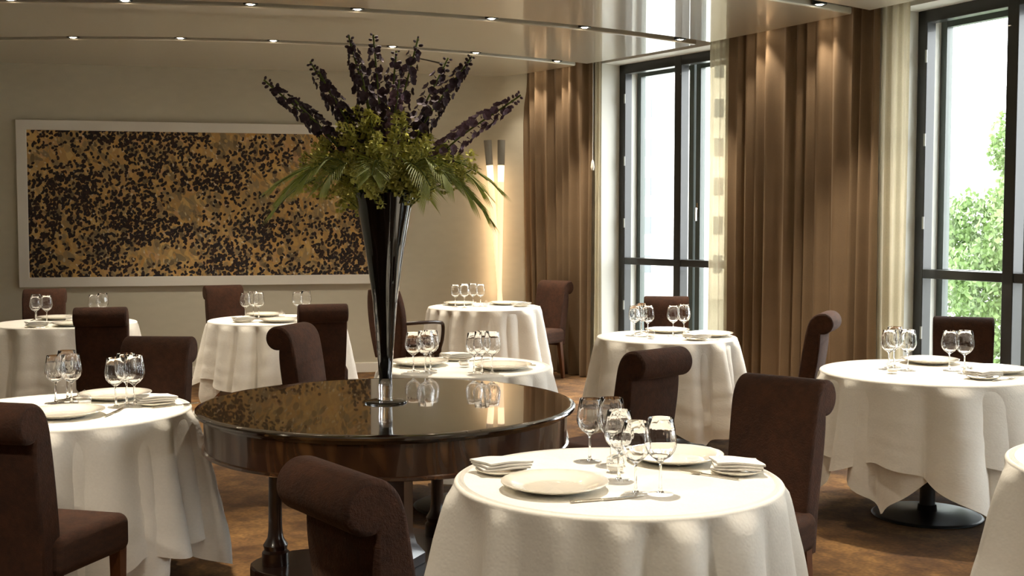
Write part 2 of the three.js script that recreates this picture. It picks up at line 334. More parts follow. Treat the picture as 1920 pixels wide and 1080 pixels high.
// ------------------------------------------------------------------ glowing floor lamps in the corner
function torch(label, foot, top) {
  const o = thing('floor_lamp', label, 'floor lamp', [foot[0], 0, foot[1]], 0, 'glowing stick lamps');
  const dir = new THREE.Vector3(top[0] - foot[0], 2.33, top[1] - foot[1]); const L = dir.length();
  const q = new THREE.Quaternion().setFromUnitVectors(new THREE.Vector3(0, 1, 0), dir.clone().normalize());
  const lean = (g) => g.applyQuaternion(q);
  part('base', lathe([[0, 0], [.13, 0], [.13, .01], [.12, .016], [.03, .022], [0, .022]], 28), M.greyMetal, o);
  part('shaft', lean(lathe([[.015, .02], [.02, .5], [.031, L - .42], [.031, L - .421]], 24)), M.lampShaft, o);
  part('light_head', lean(lathe([[.031, L - .42], [.034, L - .25], [0, L - .25]], 24)), M.lampHead, o);
  part('cap', lean(lathe([[0, L - .252], [.036, L - .252], [.039, L], [.035, L], [.032, L - .2], [0, L - .2]], 24)), M.greyMetal, o);
  const mid = dir.clone().multiplyScalar(.5 * (2.08 + .7) / 2.33), len = 1.4;   // the glow that falls on the wall close behind the stick
  const p = new THREE.RectAreaLight(new THREE.Color().setRGB(1, .68, .4), 4.5, .05, len); p.name = 'lamp_light';
  p.position.set(foot[0] + mid.x, mid.y, foot[1] + mid.z - .05); p.lookAt(p.position.x - .22, mid.y, p.position.z - 1); scene.add(p);
}
torch('slanting glowing stick lamp with grey cap, left one in the corner', [-.06, -11.86], [-.245, -11.86]);
torch('upright glowing stick lamp with grey cap beside the corner curtain', [-.135, -11.76], [-.107, -11.86]);

// ------------------------------------------------------------------ big polished centre table
const BT = [-.506, -4.75], BTR = .765, BTH = .77;
{
  const o = thing('centre_table', 'large round polished dark wood centre table with burl apron', 'table', [BT[0], 0, BT[1]]);
  const top = new THREE.LatheGeometry([[0, BTH], [BTR - .03, BTH], [BTR - .012, BTH], [BTR - .003, BTH - .004], [BTR, BTH - .009], [BTR - .003, BTH - .017], [BTR - .02, BTH - .024], [BTR - .034, BTH - .036], [0, BTH - .036]].map(([a, b]) => new THREE.Vector2(a, b)), 160);
  const uv = top.attributes.uv, p = top.attributes.position; for (let i = 0; i < uv.count; i++) uv.setXY(i, p.getX(i), p.getZ(i));
  part('tabletop', toCreasedNormals(top, .5), M.mahogany, o);
  const ap = lathe([[BTR - .035, BTH - .036], [BTR - .037, BTH - .15], [BTR - .028, BTH - .153], [BTR - .026, BTH - .163], [BTR - .036, BTH - .168], [BTR - .07, BTH - .168]], 128);
  const u2 = ap.attributes.uv; for (let i = 0; i < u2.count; i++) u2.setXY(i, u2.getX(i) * 4.6, u2.getY(i) * .17);
  part('apron', toCreasedNormals(ap, .6), M.burl, o);
  part('centre_column', toCreasedNormals(lathe([[.0, .11], [.15, .11], [.15, .15], [.115, .19], [.1, .24], [.1, .5], [.115, .56], [.14, .6], [.14, .61], [0, .61]], 8), .5), M.darkWood, o);
  const sh = new THREE.Shape(); const N = 64;
  for (let i = 0; i < N; i++) { const a = i / N * Math.PI * 2, r = .46 + .1 * Math.cos(4 * (a + R(0))); const q = [Math.cos(a) * r, Math.sin(a) * r]; i ? sh.lineTo(...q) : sh.moveTo(...q); }
  part('platform', new THREE.ExtrudeGeometry(sh, { depth: .05, bevelEnabled: true, bevelSize: .008, bevelThickness: .008, bevelSegments: 2 }).rotateX(-Math.PI / 2).translate(0, .05, 0), M.darkWood, o);
  for (const deg of [183, 68, 3, -112]) {
    const x = Math.cos(R(deg)) * .46, z = -Math.sin(R(deg)) * .46;
    part('column', toCreasedNormals(lathe([[0, .105], [.055, .105], [.055, .16], [.045, .17], [.05, .19], [.032, .22], [.028, .26], [.024, .55], [.032, .57], [.038, .6], [.038, .61], [0, .61]], 20).translate(x, 0, z), .7), M.darkWood, o);
    part('foot', lathe([[0, .0], [.03, .0], [.042, .025], [.03, .045], [.03, .05], [0, .05]], 18).translate(x * 1.02, 0, z * 1.02), M.brass, o);
  }
}

// ------------------------------------------------------------------ dining chairs
function backProfile() {
  const s = new THREE.Shape();
  s.moveTo(-.165, .34); s.lineTo(-.168, .5); s.bezierCurveTo(-.185, .65, -.205, .77, -.222, .845);
  s.bezierCurveTo(-.235, .9, -.262, .927, -.305, .927);
  s.absarc(-.305, .876, .051, Math.PI / 2, Math.PI * 1.72, false);
  s.bezierCurveTo(-.292, .78, -.262, .62, -.243, .5); s.lineTo(-.235, .34); s.closePath(); return s;
}
const chairProto = (() => {
  const g = new THREE.Group(), W = .335, bv = .014;
  const bg = new THREE.ExtrudeGeometry(backProfile(), { depth: W - 2 * bv, bevelEnabled: true, bevelSize: bv, bevelThickness: bv, bevelSegments: 4, curveSegments: 14, steps: 1 });
  bg.translate(0, 0, -(W - 2 * bv) / 2).rotateY(-Math.PI / 2).rotateY(0);          // shape x becomes z
  const bp = bg.attributes.position; for (let i = 0; i < bp.count; i++) { const y = bp.getY(i), k = .93 + .07 * Math.min(1, Math.max(0, (y - .35) / .5)); bp.setX(i, bp.getX(i) * k * 1.02); }
  part('backrest', toCreasedNormals(bg, .9), M.velvet, g);
  const seat = new RoundedBoxGeometry(.43, .13, .385, 5, .035).translate(0, .42, -.01);
  const sp = seat.attributes.position; for (let i = 0; i < sp.count; i++) { const x = sp.getX(i), y = sp.getY(i), z = sp.getZ(i), t = (z + .2) / .47; sp.setX(i, x * (.86 + .14 * t)); if (y > .45) sp.setY(i, y + .016 * Math.cos(x * 6) * Math.cos((z - .03) * 6)); }
  seat.computeVertexNormals(); part('seat', seat, M.velvet, g);
  for (const sx of [-1, 1]) for (const front of [1, 0]) {
    const leg = new THREE.CylinderGeometry(.03, .02, .37, 4, 1).rotateY(Math.PI / 4);
    const lp = leg.attributes.position; for (let i = 0; i < lp.count; i++) if (!front && lp.getY(i) < 0) lp.setZ(i, lp.getZ(i) - .06);
    part('leg', toCreasedNormals(leg.translate(sx * (front ? .175 : .145), .185, front ? .145 : -.17), .4), M.legWood, g);
  }
  return g;
})();
function chair(label, [x, z], [tx, tz], opt = {}) {
  const dx = tx - x, dz = tz - z, l = Math.hypot(dx, dz);
  const o = (opt.proto ?? chairProto).clone(); o.name = numbered(opt.name ?? 'dining_chair'); scene.add(o);
  o.position.set(x + dx / l * .29, 0, z + dz / l * .29); o.rotation.y = Math.atan2(dx, dz);
  o.userData = { label, category: 'chair' }; return o;
}

// ------------------------------------------------------------------ tables, cloths and settings
const TABLES = {
  front: { c: [.313, -3.445], r: .475, plates: [[-.192, .155], [.205, -.245]], naps: [[-.345, -.07], [.365, -.06]], gl: [[-.067, -.232], [-.004, -.17], [.0, .04], [.032, .207], [.1, .214]], jar: [[.0, -.075]], d: 'front table', drop: [.55, .68], rot: 20, folds: 15, under: false },
  left: { c: [-1.81, -4.72], r: .485, plates: [[.06, .17], [.1, -.3]], naps: [[.33, -.12]], gl: [[-.103, -.167], [-.085, -.25], [-.03, -.15], [.185, -.06], [.21, -.12], [.255, -.08]], jar: [[.05, -.08]], d: 'left foreground table', drop: [.52, .66], rot: 38, folds: 14, under: true },
  farleft: { c: [-3.39, -8.88], r: .51, plates: [[-.17, -.28], [.16, .28]], naps: [[-.06, .39]], gl: [[-.202, .06], [-.243, -.06], [-.117, .06], [.172, -.133], [.238, -.133]], jar: [[-.0, -.08]], d: 'far left table', drop: [.5, .62], rot: 10, folds: 14, under: false },
  rear: { c: [-1.853, -9.173], r: .51, plates: [[-.152, -.29], [.08, .25]], naps: [[-.195, .26]], gl: [[-.25, -.06], [-.2, -.12], [-.14, -.04], [.14, -.18], [.21, -.16]], jar: [[.03, -.1]], d: 'rear middle table', drop: [.42, .6], rot: 55, folds: 14, under: true },
  corner: { c: [-.25, -10.6], r: .5, plates: [[-.23, -.2], [.19, -.22]], naps: [[.33, .02]], gl: [[-.26, .073], [-.173, .18], [-.103, .0], [-.034, .03]], jar: [[.02, .143]], d: 'corner lamp table', drop: [.5, .63], rot: 60, folds: 16, under: true },
  hidden: { c: [-.25, -6.17], r: .445, plates: [[-.24, -.03], [.2, .13]], naps: [[-.05, -.25]], gl: [[-.25, .25], [-.185, .3], [-.165, .22], [.06, .3], [.1, .34], [.15, .32]], jar: [[.0, .05]], d: 'table behind the centre table', drop: [.5, .62], rot: 15, folds: 14, under: false },
  window: { c: [1.031, -7.795], r: .455, plates: [[.04, -.27], [.29, .0]], naps: [[.16, .26]], gl: [[-.211, -.022], [-.156, -.11], [-.13, .04], [.047, -.03], [.11, .03]], jar: [[-.12, .16]], d: 'middle window table', drop: [.54, .66], rot: 24, folds: 13, under: true },
  right: { c: [2.13, -5.95], r: .535, plates: [[.12, -.34], [.32, .05]], naps: [[.15, .3]], gl: [[-.18, -.09], [-.13, -.16], [-.1, -.04], [.11, -.03], [.145, .08]], jar: [[-.22, .09]], d: 'right window table', drop: [.39, .62], rot: 41, folds: 12, under: true },
  edge: { c: [2.09, -3.6], r: .51, plates: [[-.1, .25], [.1, -.28]], naps: [], gl: [], jar: [], d: 'cropped right edge table', drop: [.5, .66], rot: 12, folds: 13, under: false },
};
const TOP = .735, CT = .742;
function clothGeo(Rr, { drop, rot, folds, seed, lift = 0, amp = .1, flare = .07 }) {
  const rnd = rngOf(seed), p1 = rnd() * 6, p2 = rnd() * 6, p3 = rnd() * 6, nz2 = tileNoise(seed + 3);
  const NA = 216, flat = [.001, .3, .6, .85, .96], bend = 4, ND = 24, rb = .012, pos = [], uv = [], idx = []; let rows = 0;
  const D = (a) => { let q = a - R(rot); const c = Math.max(Math.abs(Math.cos(q)), Math.abs(Math.sin(q))), k = Math.min(1, (1 / c - 1) / .40); return drop[0] + (drop[1] - drop[0]) * Math.pow(k, .8); };
  const fold = (a) => { const ph = folds * a + 1.7 * Math.sin(2 * a + p1) + 1.1 * Math.sin(3 * a + p2); const w = .5 + .5 * Math.cos(ph); return [Math.pow(w, 1.1 + .6 * Math.sin(2 * a + p3)), Math.sin(ph), .65 + .35 * Math.sin(a * 4 + p3)]; };
  const push = (fn) => { for (let i = 0; i <= NA; i++) { const a = i / NA * Math.PI * 2, [x, y, z] = fn(i === NA ? 0 : a, a); pos.push(x, y, z); uv.push(x, z); } rows++; };
  for (const f of flat) push((a) => [Math.cos(a) * Rr * f, CT + lift, Math.sin(a) * Rr * f]);
  for (let b = 0; b <= bend; b++) { const q = b / bend * Math.PI / 2; push((a) => { const r = Rr - .004 + rb * Math.sin(q) + lift; return [Math.cos(a) * r, CT + lift - rb * (1 - Math.cos(q)), Math.sin(a) * r]; }); }
  const start = rows;
  for (let j = 1; j <= ND; j++) {
    const t = j / ND;
    push((a, a0) => {
      const [w, s, m] = fold(a), d = D(a), tt = Math.min(1, t * d / .55), g = Math.pow(tt, .45);
      const r = Rr + rb + lift + flare * Math.pow(tt, 1.2) + amp * g * m * (w - .42) * 1.5 + .006 * (nz2(a0 / 6.283, t, 12) - .5) * g;
      const a2 = a + .05 * tt * s * m;
      const y = Math.max(.012, CT - rb - t * (d - rb) * (1 - .03 * (1 - w)));
      return [Math.cos(a2) * r, y, Math.sin(a2) * r];
    });
  }
  for (let j = 0; j < rows - 1; j++) for (let i = 0; i < NA; i++) { const b = j * (NA + 1) + i, c = b + NA + 1; idx.push(b, b + 1, c, b + 1, c + 1, c); }
  for (let k = flat.length * (NA + 1); k < pos.length / 3; k++) { const i = k % (NA + 1); uv[2 * k] = i / NA * 6.283 * Rr; uv[2 * k + 1] = pos[3 * k + 1]; }
  const g = new THREE.BufferGeometry(); g.setAttribute('position', new THREE.Float32BufferAttribute(pos, 3)); g.setAttribute('uv', new THREE.Float32BufferAttribute(uv, 2)); g.setIndex(idx); g.computeVertexNormals();
  const n = g.attributes.normal; for (let j = 0; j < rows; j++) { const a = j * (NA + 1), b = a + NA; const v = [n.getX(a) + n.getX(b), n.getY(a) + n.getY(b), n.getZ(a) + n.getZ(b)], l = Math.hypot(...v) || 1; for (const k of [a, b]) n.setXYZ(k, v[0] / l, v[1] / l, v[2] / l); }
  return g;
}
// prototypes of what lies on the tables
const glassProto = (() => {
  const g = new THREE.Group();
  part('bowl', toCreasedNormals(lathe([[.0034, .08], [.005, .087], [.013, .0945], [.027, .104], [.038, .118], [.0435, .134], [.0435, .15], [.04, .175], [.0345, .208], [.034, .2095], [.0333, .2085], [.039, .175], [.0425, .15], [.0425, .135], [.037, .119], [.0262, .106], [.012, .0978], [0, .0965]], 40), .9), M.crystal, g);
  part('stem', lathe([[0, .006], [.01, .0062], [.005, .014], [.0038, .03], [.0034, .08]], 20), M.crystal, g);
  part('foot', lathe([[0, .0], [.034, .0], [.0355, .0015], [.034, .003], [.014, .006], [0, .007]], 36), M.glass, g);
  return g;
})();
const plateGeo = toCreasedNormals(lathe([[0, .0], [.08, .0], [.085, .0], [.09, .002], [.12, .012], [.15, .0225], [.1535, .0245], [.153, .027], [.148, .0275], [.12, .0195], [.095, .0095], [.085, .0075], [.08, .0075], [0, .0075]], 64), .8);
const sidePlateGeo = toCreasedNormals(lathe([[0, 0], [.048, 0], [.07, .008], [.079, .013], [.079, .015], [.076, .0155], [.055, .008], [0, .005]], 44), .8);
function napkinProto() {
  const g = new THREE.Group();
  for (let k = 0; k < 3; k++) { const q = new THREE.BoxGeometry(.15 - .004 * k, .0085, .105 - .003 * k, 14, 2, 10); const p = q.attributes.position; for (let i = 0; i < p.count; i++) { const x = p.getX(i); const z = p.getZ(i), e = Math.max(Math.abs(x) / .075, Math.abs(z) / .0525); p.setY(i, p.getY(i) * (1 - .45 * e ** 6) + .0075 * k + .0022 * k * Math.cos(x * 17 + .5) * Math.cos(z * 15) + .0015 * Math.sin(x * 50 + k) * (1 - e * .3)); p.setX(i, x + .006 * k * Math.sin(z * 30)); } q.computeVertexNormals(); part('fold', q.rotateY(.05 * k), M.napkin, g); }
  return g;
}
function knifeProto() {
  const g = new THREE.Group();
  part('handle', new THREE.CapsuleGeometry(.0052, .085, 4, 10).rotateX(Math.PI / 2).scale(1, .6, 1).translate(0, .004, .055), M.silver, g);
  const s = new THREE.Shape(); s.moveTo(-.006, 0); s.lineTo(.007, 0); s.quadraticCurveTo(.011, .07, -.004, .125); s.lineTo(-.006, .1); s.closePath();
  part('blade', new THREE.ExtrudeGeometry(s, { depth: .0012, bevelEnabled: true, bevelSize: .0008, bevelThickness: .0008, bevelSegments: 1 }).rotateX(-Math.PI / 2).translate(0, .003, .005), M.silver, g); return g;
}
function forkProto() {
  const g = new THREE.Group();
  part('handle', new THREE.CapsuleGeometry(.0045, .12, 4, 10).rotateX(Math.PI / 2).scale(1, .5, 1).translate(0, .004, .05), M.silver, g);
  const head = part('head', rbox(.024, .003, .028, .0012, 0, .005, -.03), M.silver, g);
  for (let k = 0; k < 4; k++) part('tine', new THREE.CylinderGeometry(.0012, .0008, .042, 6).rotateX(-Math.PI / 2).translate(-.0095 + k * .00635, .006, -.063), M.silver, head);
  return g;
}
function jarProto() {
  const g = new THREE.Group();
  part('pot', toCreasedNormals(lathe([[0, 0], [.02, 0], [.026, .006], [.028, .03], [.025, .04], [.0235, .04], [.026, .029], [.024, .009], [0, .006]], 16), .5), M.glass, g);
  part('salt', lathe([[0, .0065], [.0235, .0095], [.025, .022], [0, .024]], 16), M.white, g);
  part('lid', toCreasedNormals(lathe([[0, .041], [.026, .041], [.024, .047], [.008, .054], [.005, .058], [.008, .063], [.004, .068], [0, .07]], 14), .5), M.glass, g);
  return g;
}
const protos = { nap: napkinProto(), knife: knifeProto(), fork: forkProto(), jar: jarProto() };
function place(proto, name, label, category, pos, turn, group) { const o = proto.clone(); o.name = numbered(name); scene.add(o); o.position.set(...pos); o.rotation.y = turn; o.userData = { label, category }; if (group) o.userData.group = group; return o; }

let tseed = 40;
for (const [key, t] of Object.entries(TABLES)) {
  const [cx, cz] = t.c; tseed += 7;
  const o = thing('dining_table', `round pedestal under white cloth, the ${t.d}`, 'table', [cx, 0, cz]);
  part('tabletop', lathe([[0, TOP - .03], [t.r - .012, TOP - .03], [t.r - .004, TOP - .02], [t.r - .004, TOP - .006], [t.r - .01, TOP], [0, TOP]], 72), M.darkWood, o);
  part('pedestal', new THREE.CylinderGeometry(.038, .038, TOP - .04, 24).translate(0, TOP / 2 - .005, 0), M.steel, o);
  part('base_disc', lathe([[0, 0], [.27, 0], [.275, .006], [.26, .014], [.05, .03], [.045, .06], [0, .06]], 56), M.steel, o);
  const T0 = new THREE.Vector3(cx, 0, cz);
  const c1 = single('tablecloth', clothGeo(t.r, { ...t, seed: tseed, lift: .003 }), M.linen, `white linen cloth draped over the ${t.d}`, 'tablecloth'); c1.position.copy(T0);
  if (t.under) { const c2 = single('tablecloth', clothGeo(t.r - .012, { drop: [t.drop[0] - .02, Math.min(.69, t.drop[1] + .03)], rot: t.rot + 45, folds: t.folds - 2, seed: tseed + 3, amp: .06, flare: .045 }), M.linen, `white undercloth with hanging corners below the cloth of the ${t.d}`, 'tablecloth'); c2.position.copy(T0); }
  const y = CT + .0035, byX = (list) => list.map((q, i) => [q, i]).sort((a, b) => (cx + a[0][0]) / -(cz + a[0][1]) - (cx + b[0][0]) / -(cz + b[0][1]));
  const seen = key !== 'edge';
  byX(t.plates).forEach(([[x, z]], k) => { const p = single('dinner_plate', plateGeo, M.china, `wide white dinner plate, ${k ? 'right' : 'left'} one on the ${t.d}`, 'plate'); p.position.set(cx + x, y, cz + z); });
  byX(t.gl).forEach(([[x, z], i], k) => { const g = place(glassProto, 'wine_glass', `clear empty wine glass, ${ordinal[k]} from the left on the ${t.d}`, 'glass', [cx + x, y, cz + z], i); const s = .96 + .08 * ((i * 37 % 10) / 10); g.scale.setScalar(s); });
  byX(t.naps).forEach(([[x, z]], k) => {
    const side = t.naps.length > 1 ? (k ? 'right ' : 'left ') : '';
    const p = single('bread_plate', sidePlateGeo, M.china, `small white ${side}bread plate under a napkin on the ${t.d}`, 'plate'); p.position.set(cx + x, y, cz + z);
    place(protos.nap, 'napkin', `folded white ${side}napkin lying on the ${t.d}`, 'napkin', [cx + x, y + .021, cz + z], k ? -.25 : .35);
    place(protos.fork, 'fork', `silver fork beside the ${side}napkin on the ${t.d}`, 'fork', [cx + x + (k ? -.1 : .105), y, cz + z + .03], k ? .9 : -1.0);
  });
  byX(t.jar).forEach(([[x, z]]) => place(protos.jar, 'salt_pot', `small clear glass pot with pointed lid on the ${t.d}`, 'pot', [cx + x, y, cz + z], 0));
  t.plates.forEach(([x, z], k) => { if (!seen) return; const a = Math.atan2(x, z), side = [Math.cos(a), -Math.sin(a)]; const px = x + side[0] * .185 - .02 * Math.sin(a), pz = z + side[1] * .185 - .02 * Math.cos(a); if (Math.hypot(px, pz) < t.r - .09) place(protos.knife, 'knife', `silver table knife next to the ${k ? 'rear' : 'front'} plate of the ${t.d}`, 'knife', [cx + px, y, cz + pz], a + (k ? .15 : -.35)); });
}

// chairs: back position, then what they face
chair('brown velvet chair seen from behind at the bottom centre, at the front table', [-.4, -2.68], [.4, -3.28]);
chair('brown velvet chair with lit front face right of the front table', [.99, -4.25], TABLES.front.c);
chair('dark velvet chair in the lower left corner, seat edge showing', [-1.65, -3.66], [-1.39, -4.72]);
chair('lit brown velvet chair behind the left foreground table', [-1.74, -5.76], TABLES.left.c);
chair('dark chair back in front of the far left table', [-2.74, -7.8], [-2.95, -8.88]);
chair('dark chair back in front of the rear table below the painting', [-1.31, -8.1], [-1.6, -9.17]);
chair('pinkish lit velvet chair turned sideways behind the polished centre table', [-1.21, -6.47], TABLES.hidden.c);
chair('dark velvet chair right of the polished centre table, pink seat showing', [.64, -5.21], TABLES.hidden.c);
chair('dark chair with its back to the middle window', [1.18, -8.95], TABLES.window.c);
chair('dark chair in profile against the wide brown curtain', [1.97, -7.37], TABLES.window.c);
chair('dark chair with its back to the right window', [2.69, -6.97], [2.3, -5.95]);
chair('reddish chair standing against the corner curtain', [.42, -11.42], TABLES.corner.c);
chair('dark chair against the wall under the left end of the painting', [-3.97, -9.95], [-3.7, -8.88]);
chair('dark chair against the wall under the middle of the painting', [-2.6, -10.55], TABLES.rear.c);
{
  const g = new THREE.Group(), s = new THREE.Shape();
  s.moveTo(-.15, .36); s.bezierCurveTo(-.2, .55, -.22, .78, -.16, .92); s.quadraticCurveTo(0, .95, .16, .92); s.bezierCurveTo(.22, .78, .2, .55, .15, .36); s.closePath();
  const b = new THREE.ExtrudeGeometry(s, { depth: .04, bevelEnabled: true, bevelSize: .014, bevelThickness: .014, bevelSegments: 3, curveSegments: 10 }).translate(0, 0, -.26); const bp = b.attributes.position; for (let i = 0; i < bp.count; i++) bp.setZ(i, bp.getZ(i) - .12 * (bp.getY(i) - .36) + .5 * bp.getX(i) ** 2); b.computeVertexNormals();
  part('backrest', toCreasedNormals(b, .9), M.velvet, g);
  part('seat', rbox(.42, .11, .4, .035, 0, .42, .0, 4), M.velvet, g);
  for (const sx of [-1, 1]) {
    part('arm', new THREE.TubeGeometry(new THREE.CatmullRomCurve3([[.19, .655, -.25], [.25, .66, -.1], [.26, .65, .1], [.245, .63, .16], [.23, .5, .17], [.2, .42, .17]].map(([x, y, z]) => new THREE.Vector3(sx * x, y, z))), 24, .016, 8), M.darkWood, g);
    for (const z of [.16, -.16]) part('leg', new THREE.CylinderGeometry(.024, .015, .38, 12).translate(sx * .17, .19, z), M.darkWood, g);
  }
  chair('dark armchair half hidden behind the black vase', [-1.08, -9.9], [-.45, -10.6], { proto: g, name: 'armchair' });
}

// ------------------------------------------------------------------ vase and flowers
const V = [-.515, BTH, -4.75];
{
  const o = thing('vase', 'tall black glass trumpet vase on a clear foot on the polished table', 'vase', V);
  part('trumpet', toCreasedNormals(lathe([[0, .1], [.026, .1], [.029, .13], [.034, .22], [.05, .42], [.078, .62], [.11, .8], [.121, .85], [.117, .85], [.105, .8], [.073, .62], [.045, .42], [.025, .22], [0, .2]], 56), .8), M.blackGlass, o);
  part('clear_stem', lathe([[0, .012], [.03, .012], [.026, .02], [.028, .06], [.027, .0995], [0, .0995]], 32), M.crystal, o);
  part('clear_foot', lathe([[0, 0], [.084, 0], [.087, .004], [.082, .008], [.04, .011], [0, .0115]], 56), M.crystal, o);
}
const UP = new THREE.Vector3(0, 1, 0);
const floretGeo = (() => {
  const list = []; for (let k = 0; k < 5; k++) { const a = k / 5 * 6.283; const s = new THREE.Shape(); s.moveTo(0, 0); s.bezierCurveTo(.012, .003, .015, .015, 0, .017); s.bezierCurveTo(-.015, .015, -.012, .003, 0, 0); const g = new THREE.ShapeGeometry(s, 3); const p = g.attributes.position; for (let i = 0; i < p.count; i++) p.setZ(i, p.getY(i) * .55); g.computeVertexNormals(); list.push(g.rotateZ(a)); }
  list.push(new THREE.ConeGeometry(.003, .016, 5).rotateX(Math.PI / 2).translate(0, 0, -.006)); return merge(list);
})();
const budGeo = new THREE.SphereGeometry(.006, 7, 5).scale(1, 1, 1.5);
function spike(label, tip, seed, dense, mat = M.purple) {
  const rnd = rngOf(seed), o = thing('delphinium_stem', label, 'flower', V, 0, 'purple delphinium spikes in the black vase');
  const from = new THREE.Vector3((rnd() - .5) * .05, .62, (rnd() - .5) * .05), end = new THREE.Vector3(tip[0] - V[0], tip[1] - V[1], tip[2] - V[2]);
  const mid = from.clone().lerp(end, .5); mid.y += .07; mid.x *= .8; mid.z *= .8;
  const curve = new THREE.CatmullRomCurve3([from, mid, end]);
  part('stem', new THREE.TubeGeometry(curve, 20, .004, 6), M.stem, o);
  const n = Math.round(33 * dense) + 9, L = curve.getLength();
  for (let i = 0; i < n; i++) {
    const q = i / (n - 1), u = 1 - .42 / L * Math.pow(1 - q, 1.1) * (1.05); const uu = Math.min(1, Math.max(.2, u));
    const p = curve.getPoint(uu), tan = curve.getTangent(uu), ang = i * 2.4 + rnd(), side = new THREE.Vector3(Math.cos(ang), 0, Math.sin(ang)).cross(tan).normalize();
    const r = (.012 + .024 * (1 - q)) * (.7 + .6 * rnd()), out = side.clone().multiplyScalar(1).addScaledVector(tan, .35).normalize();
    const isBud = q > .82, m = part(isBud ? 'bud' : 'floret', isBud ? budGeo : floretGeo, mat, o);
    m.position.copy(p).addScaledVector(side, r); m.quaternion.setFromUnitVectors(new THREE.Vector3(0, 0, 1), out); m.scale.setScalar((isBud ? 1.1 - .4 * (q - .82) / .18 : 1.05 - .25 * q) * (.95 + .45 * rnd()));
  }
}
[
  [[-.99, 2.07, -4.72], 1.25, 'lowest purple flower spike leaning far left towards the painting'],
  [[-.85, 1.98, -4.62], .8, 'short purple flower spike just inside the far left one'],
  [[-.815, 2.15, -4.78], 1.0, 'purple flower spike leaning left below the second ceiling light'],
  [[-.765, 2.1, -4.68], .8, 'bushy purple flower spike, third from the left'],
  [[-.655, 2.25, -4.75], 1.05, 'tall purple flower spike left of the two tallest tips'],
  [[-.562, 2.26, -4.8], .8, 'tallest slim purple flower spike at the centre'],
  [[-.6, 2.12, -4.65], .8, 'lower purple flower spike in front of the centre'],
  [[-.465, 2.19, -4.76], .75, 'purple flower spike with loose top right of centre'],
  [[-.375, 2.24, -4.74], .7, 'tall slender purple flower spike right of centre'],
  [[-.44, 2.06, -4.62], .85, 'short mauve flower spike at the front of the bouquet'],
  [[-.26, 2.17, -4.82], .75, 'purple flower spike leaning right, with bent tip'],
  [[-.16, 2.165, -4.74], 1.4, 'thick dark purple flower spike leaning right'],
  [[.035, 2.01, -4.72], 1.5, 'pale mauve flower spike reaching far right towards the curtain'],
].forEach(([tip, dense, label], i) => spike(label, tip, 300 + i * 13, dense, i === 9 || i === 12 ? M.mauve : M.purple));

// feathery yellow-green filler sprigs
const fluffGeo = (() => { const rnd = rngOf(9), list = []; for (let i = 0; i < 26; i++) { const g = new THREE.PlaneGeometry(.009, .013); g.rotateX(rnd() * 6).rotateY(rnd() * 6); const a = rnd() * 6.283, c = rnd() * 2 - 1, r = .019 * Math.cbrt(rnd()), s = Math.sqrt(1 - c * c); list.push(g.translate(r * s * Math.cos(a), r * c * 1.2, r * s * Math.sin(a))); } return merge(list); })();
function sprig(i) {
  const rnd = rngOf(900 + i * 7), ang = i * 2.39996, rad = .05 + .3 * Math.sqrt(i / 42), hgt = 1.2 - 2.5 * rad * rad + (rnd() - .5) * .1;
  const end = new THREE.Vector3(Math.cos(ang) * rad * 1.05, hgt, Math.sin(ang) * rad * .85);
  const from = new THREE.Vector3(Math.cos(ang) * .03, .7, Math.sin(ang) * .03), mid = from.clone().lerp(end, .55); mid.x *= .7; mid.z *= .7;
  const curve = new THREE.CatmullRomCurve3([from, mid, end]);
  const o = thing('goldenrod_sprig', 'fluffy yellow-green filler sprig in the middle of the bouquet', 'flower', V, 0, 'yellow-green filler sprigs in the black vase');
  part('stem', new THREE.TubeGeometry(curve, 12, .0025, 5), M.stem, o);
  const list = []; for (let k = 0; k < 15; k++) { const u = .5 + .5 * k / 14, p = curve.getPoint(u), w = .05 * (1.15 - u * .7); const s = .7 + .7 * rnd(); list.push(fluffGeo.clone().scale(s, s, s).translate(p.x + (rnd() - .5) * w * 2, p.y + (rnd() - .5) * .05, p.z + (rnd() - .5) * w * 2)); }
  const b = part('blossom', merge(list), M.filler, o); b.userData.kind = 'stuff';
}
for (let i = 1; i <= 42; i++) sprig(i);

